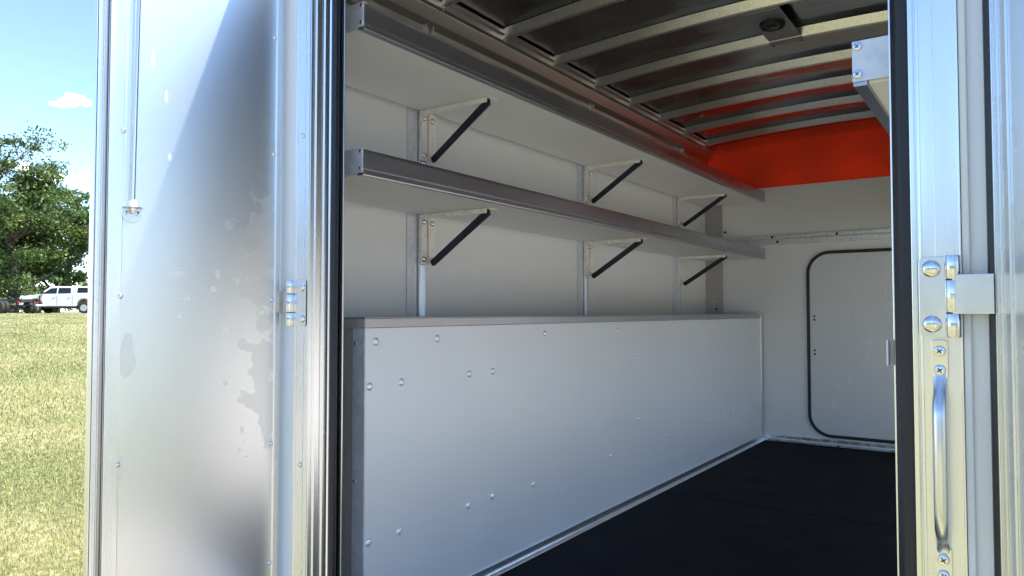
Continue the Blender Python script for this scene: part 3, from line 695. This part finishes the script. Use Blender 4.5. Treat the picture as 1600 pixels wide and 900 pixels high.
# ------------------------------------------------------------------ bench
bench = thing('storage_bench', 'long silver riveted storage bench along the left wall under the shelves', 'bench')
BX = -1.482; BY = 1.413; BT = -.046
MB().box(BX - .006, BX, BY + .002, B - .034, FLOOR + .001, BT).build('front_panel', M['bench'], bench)
MB().box(XW + .002, BX + .003, BY - .001, B - .034, BT + .027, BT + .030).box(BX - .0005, BX + .003, BY - .001, B - .034, BT + .001, BT + .0268).build('top_trim', M['alu_lip'], bench, bevel=.0008)
MB().box(BX - .046, BX + .0018, BY - .0015, BY + .0015, FLOOR + .001, BT + .0005).box(BX + .0002, BX + .0018, BY + .0015, BY + .0035, FLOOR + .001, BT + .0005).build('corner_trim', M['cap'], bench, bevel=.0005)
MB().box(XW + .002, BX - .02, BY + .002, BY + .006, FLOOR + .001, BT + .026).build('end_panel', M['endp'], bench)
MB().box(BX - .026, BX - .0235, BY - .004, BY - .0018, BT + .001, BT + .0262).box(BX - .20, BX + .003, BY - .0035, BY - .0013, BT + .001, BT + .0266).build('end_trim', M['endp'], bench)
MB().ext([(BX + .0005, FLOOR + .001), (BX + .026, FLOOR + .001), (BX + .026, FLOOR + .004), (BX + .0065, FLOOR + .006), (BX + .004, FLOOR + .034), (BX + .0005, FLOOR + .035)], 'y', BY + .004, B - .034).build('base_trim', M['zinc'], bench, bevel=.0006)
MB().box(BX - .004, BX + .006, B - .034, B - .030, FLOOR, BT + .03).build('corner_trim', M['alu'], bench, bevel=.0008)
rv = [(1.455, -.084), (1.718, -.083), (2.342, -.083), (2.956, -.084), (3.574, -.083), (4.191, -.083), (4.912, -.086), (1.559, -.206), (1.431, -.208), (1.878, -.204), (2.009, -.204), (3.162, -.2), (4.369, -.207), (4.537, -.205), (4.937, -.203), (5.128, -.205), (3.165, -.505), (3.506, -.633), (4.134, -.632), (4.38, -.62), (4.549, -.623), (4.95, -.621), (5.127, -.621), (2.882, -.633), (2.261, -.638), (2.006, -.628), (1.873, -.631), (1.554, -.636), (1.431, -.637)]
r0 = None
for (y, z) in rv:
    if r0 is None: r0 = rivet_mesh(.0118, .0052, (1, 0, 0), 'rivet', M['rivetpaint'], bench, (BX + .0002, y, z))
    else: dup(r0, bench, (BX + .0002, y, z))
for z in (-.088, -.47, -.80): screw(.0052, (0, -1, 0), bench, (BX - .034, BY - .0016, z))

# ------------------------------------------------------------------ ceiling lamp
C = (XW + XR) / 2
def bowz(x): return 1.180 + .05 * (1 - ((x - C) / ((XR - XW) / 2)) ** 2)
lz = bowz(-.83) - .009
lamp = thing('ceiling_lamp', 'grey metal strap carrying a round dark unlit lamp between two roof bows', 'lamp')
y0, y1 = 2.947 + .024, 3.359 - .024
lp = MB().box(-.905, -.765, y0 - .004, y1 + .002, lz + .004, lz + .006).box(-.905, -.765, y1 + .002, y1 + .050, lz - .0035, lz - .0015).box(-.905, -.765, y0 - .008, y0 - .004, lz - .004, lz + .006).build('bracket_plate', M['lampplate'], lamp, bevel=.001)
for x in (-.898, -.772): rivet_mesh(.005, .004, (0, 0, -1), 'rivet', M['black'], lp, (x, y1 + .045, lz - .0036), False); 
rg_ = MB().lathe((-.835, (y0 + y1) / 2 - .02, lz + .004), (0, 0, -1), [(.052, 0), (.052, .010), (.047, .017), (.040, .015), (.040, .004)], 32).build('lamp_rim', M['black'], lamp, smooth=True)
MB().lathe((-.835, (y0 + y1) / 2 - .02, lz + .002), (0, 0, -1), [(.0395, 0), (.037, .010), (.030, .016), (.016, .020), (0, .021)], 32).build('lens', M['lens'], lamp, smooth=True)

# ------------------------------------------------------------------ vehicles far off
def wheel(name, parent, x, y, r, w, side, rim_m, dual=False):
    t_ = MB().lathe((x, y, r), (0, side, 0), [(r * .60, -w / 2), (r * .92, -w / 2), (r, -w * .38), (r, w * .38), (r * .92, w / 2), (r * .62, w / 2), (r * .6, w * .3), (r * .6, -w * .3)], 28).build(name, M['tyre'], parent, smooth=True)
    MB().lathe((x, y, r), (0, side, 0), [(r * .61, -w * .3), (r * .61, w * .42), (r * .54, w * .40), (r * .48, w * .12), (r * .25, w * .18), (r * .2, w * .40), (0, w * .42)], 24).build('rim', rim_m, t_, smooth=True)
    return t_
def pickup():
    p = at_px(44, 53.5)                                         # nose; rear comes a little nearer
    vdir = (RT * .985 + Vector((FW.x, FW.y, 0)).normalized() * .10).normalized()
    root = thing('pickup_truck', 'white crew cab pickup with cargo cap parked under the trees', 'pickup', p, math.atan2(vdir.y, vdir.x))
    # local: x = towards the rear, -y side faces the camera
    Wd = .98
    def arch(cx, r, z0, n=9): return [(cx + r * math.cos(R(180 - 180 * i / n)), z0 + r * math.sin(R(180 * i / n))) for i in range(n + 1)]
    low = [(.02, .55), (.0, .8), (.05, 1.18), (.35, 1.27), (1.25, 1.36), (5.75, 1.38), (5.78, .62), (5.05, .58)] + arch(4.35, .50, .58)[::-1] + [(3.8, .50), (1.55, .50)] + arch(1.02, .50, .58)[::-1] + [(.45, .50)]
    b_ = MB().ext(low, 'y', -Wd, Wd).build('body', M['white'], root, bevel=.05, seg=3)
    cab = MB(); pr = [(1.18, 1.36), (1.95, 1.93), (2.25, 1.97), (5.55, 1.97), (5.74, 1.90), (5.76, 1.385)]
    n = len(pr); vs = []
    for s in (-1, 1):
        for (x, z) in pr: vs.append((x, s * (Wd - .03 - (z - 1.36) * .24), z))
    cab.add(vs, [tuple(range(n))[::-1], tuple(range(n, 2 * n))] + [(i, (i + 1) % n, n + (i + 1) % n, n + i) for i in range(n)]).build('cab_roof', M['white'], root, bevel=.04, seg=3)
    def win(poly, nm='window'):
        for s in (-1, 1):
            vs = [(x, s * (Wd - .03 - (z - 1.36) * .24 + k), z) for k in (.004, .012) for (x, z) in poly]; n = len(poly)
            MB().add(vs, [tuple(range(n))[::-1], tuple(range(n, 2 * n))] + [(i, (i + 1) % n, n + (i + 1) % n, n + i) for i in range(n)]).build(nm, M['glass'], root)
    win([(1.50, 1.43), (2.02, 1.82), (2.46, 1.86), (2.46, 1.44)]); win([(2.55, 1.44), (2.55, 1.86), (3.40, 1.86), (3.44, 1.46)]); win([(3.85, 1.50), (3.88, 1.88), (5.45, 1.88), (5.55, 1.50)])
    MB().add([(1.26, -.80, 1.43), (1.26, .80, 1.43), (1.89, .70, 1.90), (1.89, -.70, 1.90), (1.22, -.80, 1.45), (1.22, .80, 1.45), (1.86, .70, 1.925), (1.86, -.70, 1.925)], [(0, 1, 2, 3), (4, 7, 6, 5), (0, 4, 5, 1), (1, 5, 6, 2), (2, 6, 7, 3), (3, 7, 4, 0)]).build('windscreen', M['glass'], root)
    for s in (-1, 1):
        for x in (1.42, 2.50, 3.55): MB().box(x, x + .02, s * (Wd + .0) - .006, s * Wd + .006, .62, 1.36).build('door_seam', M['black'], root)
        for x in (2.28, 3.30): MB().box(x, x + .16, s * (Wd + .02) - .02, s * (Wd + .02) + .02, 1.20, 1.24).build('door_handle', M['white'], root, bevel=.01)
        MB().box(1.28, 1.36, s * (Wd + .006) - .006, s * (Wd + .006) + .006, .95, 1.28).build('side_vent', M['black'], root)
        MB().box(1.46, 1.62, min(s * (Wd), s * (Wd + .26)), max(s * Wd, s * (Wd + .26)), 1.40, 1.66).build('wing_mirror', M['black'], root, bevel=.03)
        MB().box(1.62, 3.80, min(s * (Wd - .1), s * (Wd + .06)), max(s * (Wd - .1), s * (Wd + .06)), .40, .47).build('running_board', M['black'], root, bevel=.02)
        MB().box(-.01, .22, s * (Wd - .13) - .12, s * (Wd - .13) + .14, .92, 1.16).build('headlight', M['glass'], root, bevel=.03)
        MB().box(5.66, 5.80, s * (Wd - .1) - .08, s * (Wd - .1) + .104, .95, 1.32).build('tail_light', M['red_lens'], root, bevel=.02)
        for x in (1.02, 4.35): wheel('wheel', root, x, s * (Wd - .14), .40, .27, s, M['zinc'])
    MB().box(.3, 5.4, -.7, .7, .36, .62).build('chassis', M['chassis'], root)
    MB().box(-.12, .10, -.96, .96, .52, .80).build('bumper', M['white'], root, bevel=.04)
    MB().box(5.74, 5.92, -.95, .95, .50, .70).build('bumper', M['black'], root, bevel=.04)
    MB().box(-.035, .02, -.62, .62, .84, 1.15).build('grille', M['black'], root, bevel=.01)
pickup()
def chassis_truck():
    p = at_px(26, 48)
    f2 = Vector((FW.x, FW.y, 0)).normalized(); ax = (f2 * .36 - RT * .93).normalized()   # towards the cab
    root = thing('chassis_truck', 'bare chassis truck with dual rear wheels and no body, left of the pickup', 'truck', p, math.atan2(ax.y, ax.x))
    for s in (-1, 1):
        MB().box(-1.1, 5.4, s * .42 - .035, s * .42 + .035, .72, .95).build('frame_rail', M['chassis'], root)
        for k in (.80, 1.08): wheel('wheel', root, 0, s * k, .42, .24, s, M['rust'] if k > 1 else M['chassis'])
        MB().box(-1.16, -1.08, s * .62 - .07, s * .62 + .07, .66, .78).build('tail_light', M['red_lens'], root, bevel=.02)
        MB().tube([(-.8, s * .62, .52), (.8, s * .62, .52)], .06, 8).build('leaf_spring', M['chassis'], root)
    MB().tube([(0, -1.0, .42), (0, -.2, .42), (0, 0, .42), (0, .2, .42), (0, 1.0, .42)], [.07, .08, .2, .08, .07], 12).build('rear_axle', M['chassis'], root, smooth=True)
    for x in (-1.05, -.4, .7, 1.8, 3.0): MB().box(x, x + .08, -.385, .385, .76, .92).build('cross_member', M['chassis'], root)
    MB().tube([(1.0, .55, .62), (2.1, .55, .62)], .26, 16).build('fuel_tank', M['zinc'], root, smooth=True)
    MB().box(-1.2, -1.12, -1.15, -.5, .50, .60).build('rear_bar', M['white'], root, bevel=.01)
    cb = MB().ext([(3.6, .75), (3.6, 2.35), (3.75, 2.45), (5.0, 2.42), (5.65, 1.55), (6.6, 1.40), (6.7, .60), (5.4, .6), (5.2, .75)], 'y', -1.0, 1.0).build('cab', M['white'], root, bevel=.06)
    for s in (-1, 1):
        MB().ext([(4.1, 1.55), (4.1, 2.2), (4.9, 2.2), (5.35, 1.55)], 'y', s * 1.0, s * 1.012).build('window', M['glass'], cb)
        wheel('wheel', root, 6.0, s * .9, .42, .26, s, M['zinc'])
    MB().box(3.592, 3.60, -.6, .6, 1.6, 2.2).build('window', M['glass'], cb)
chassis_truck()
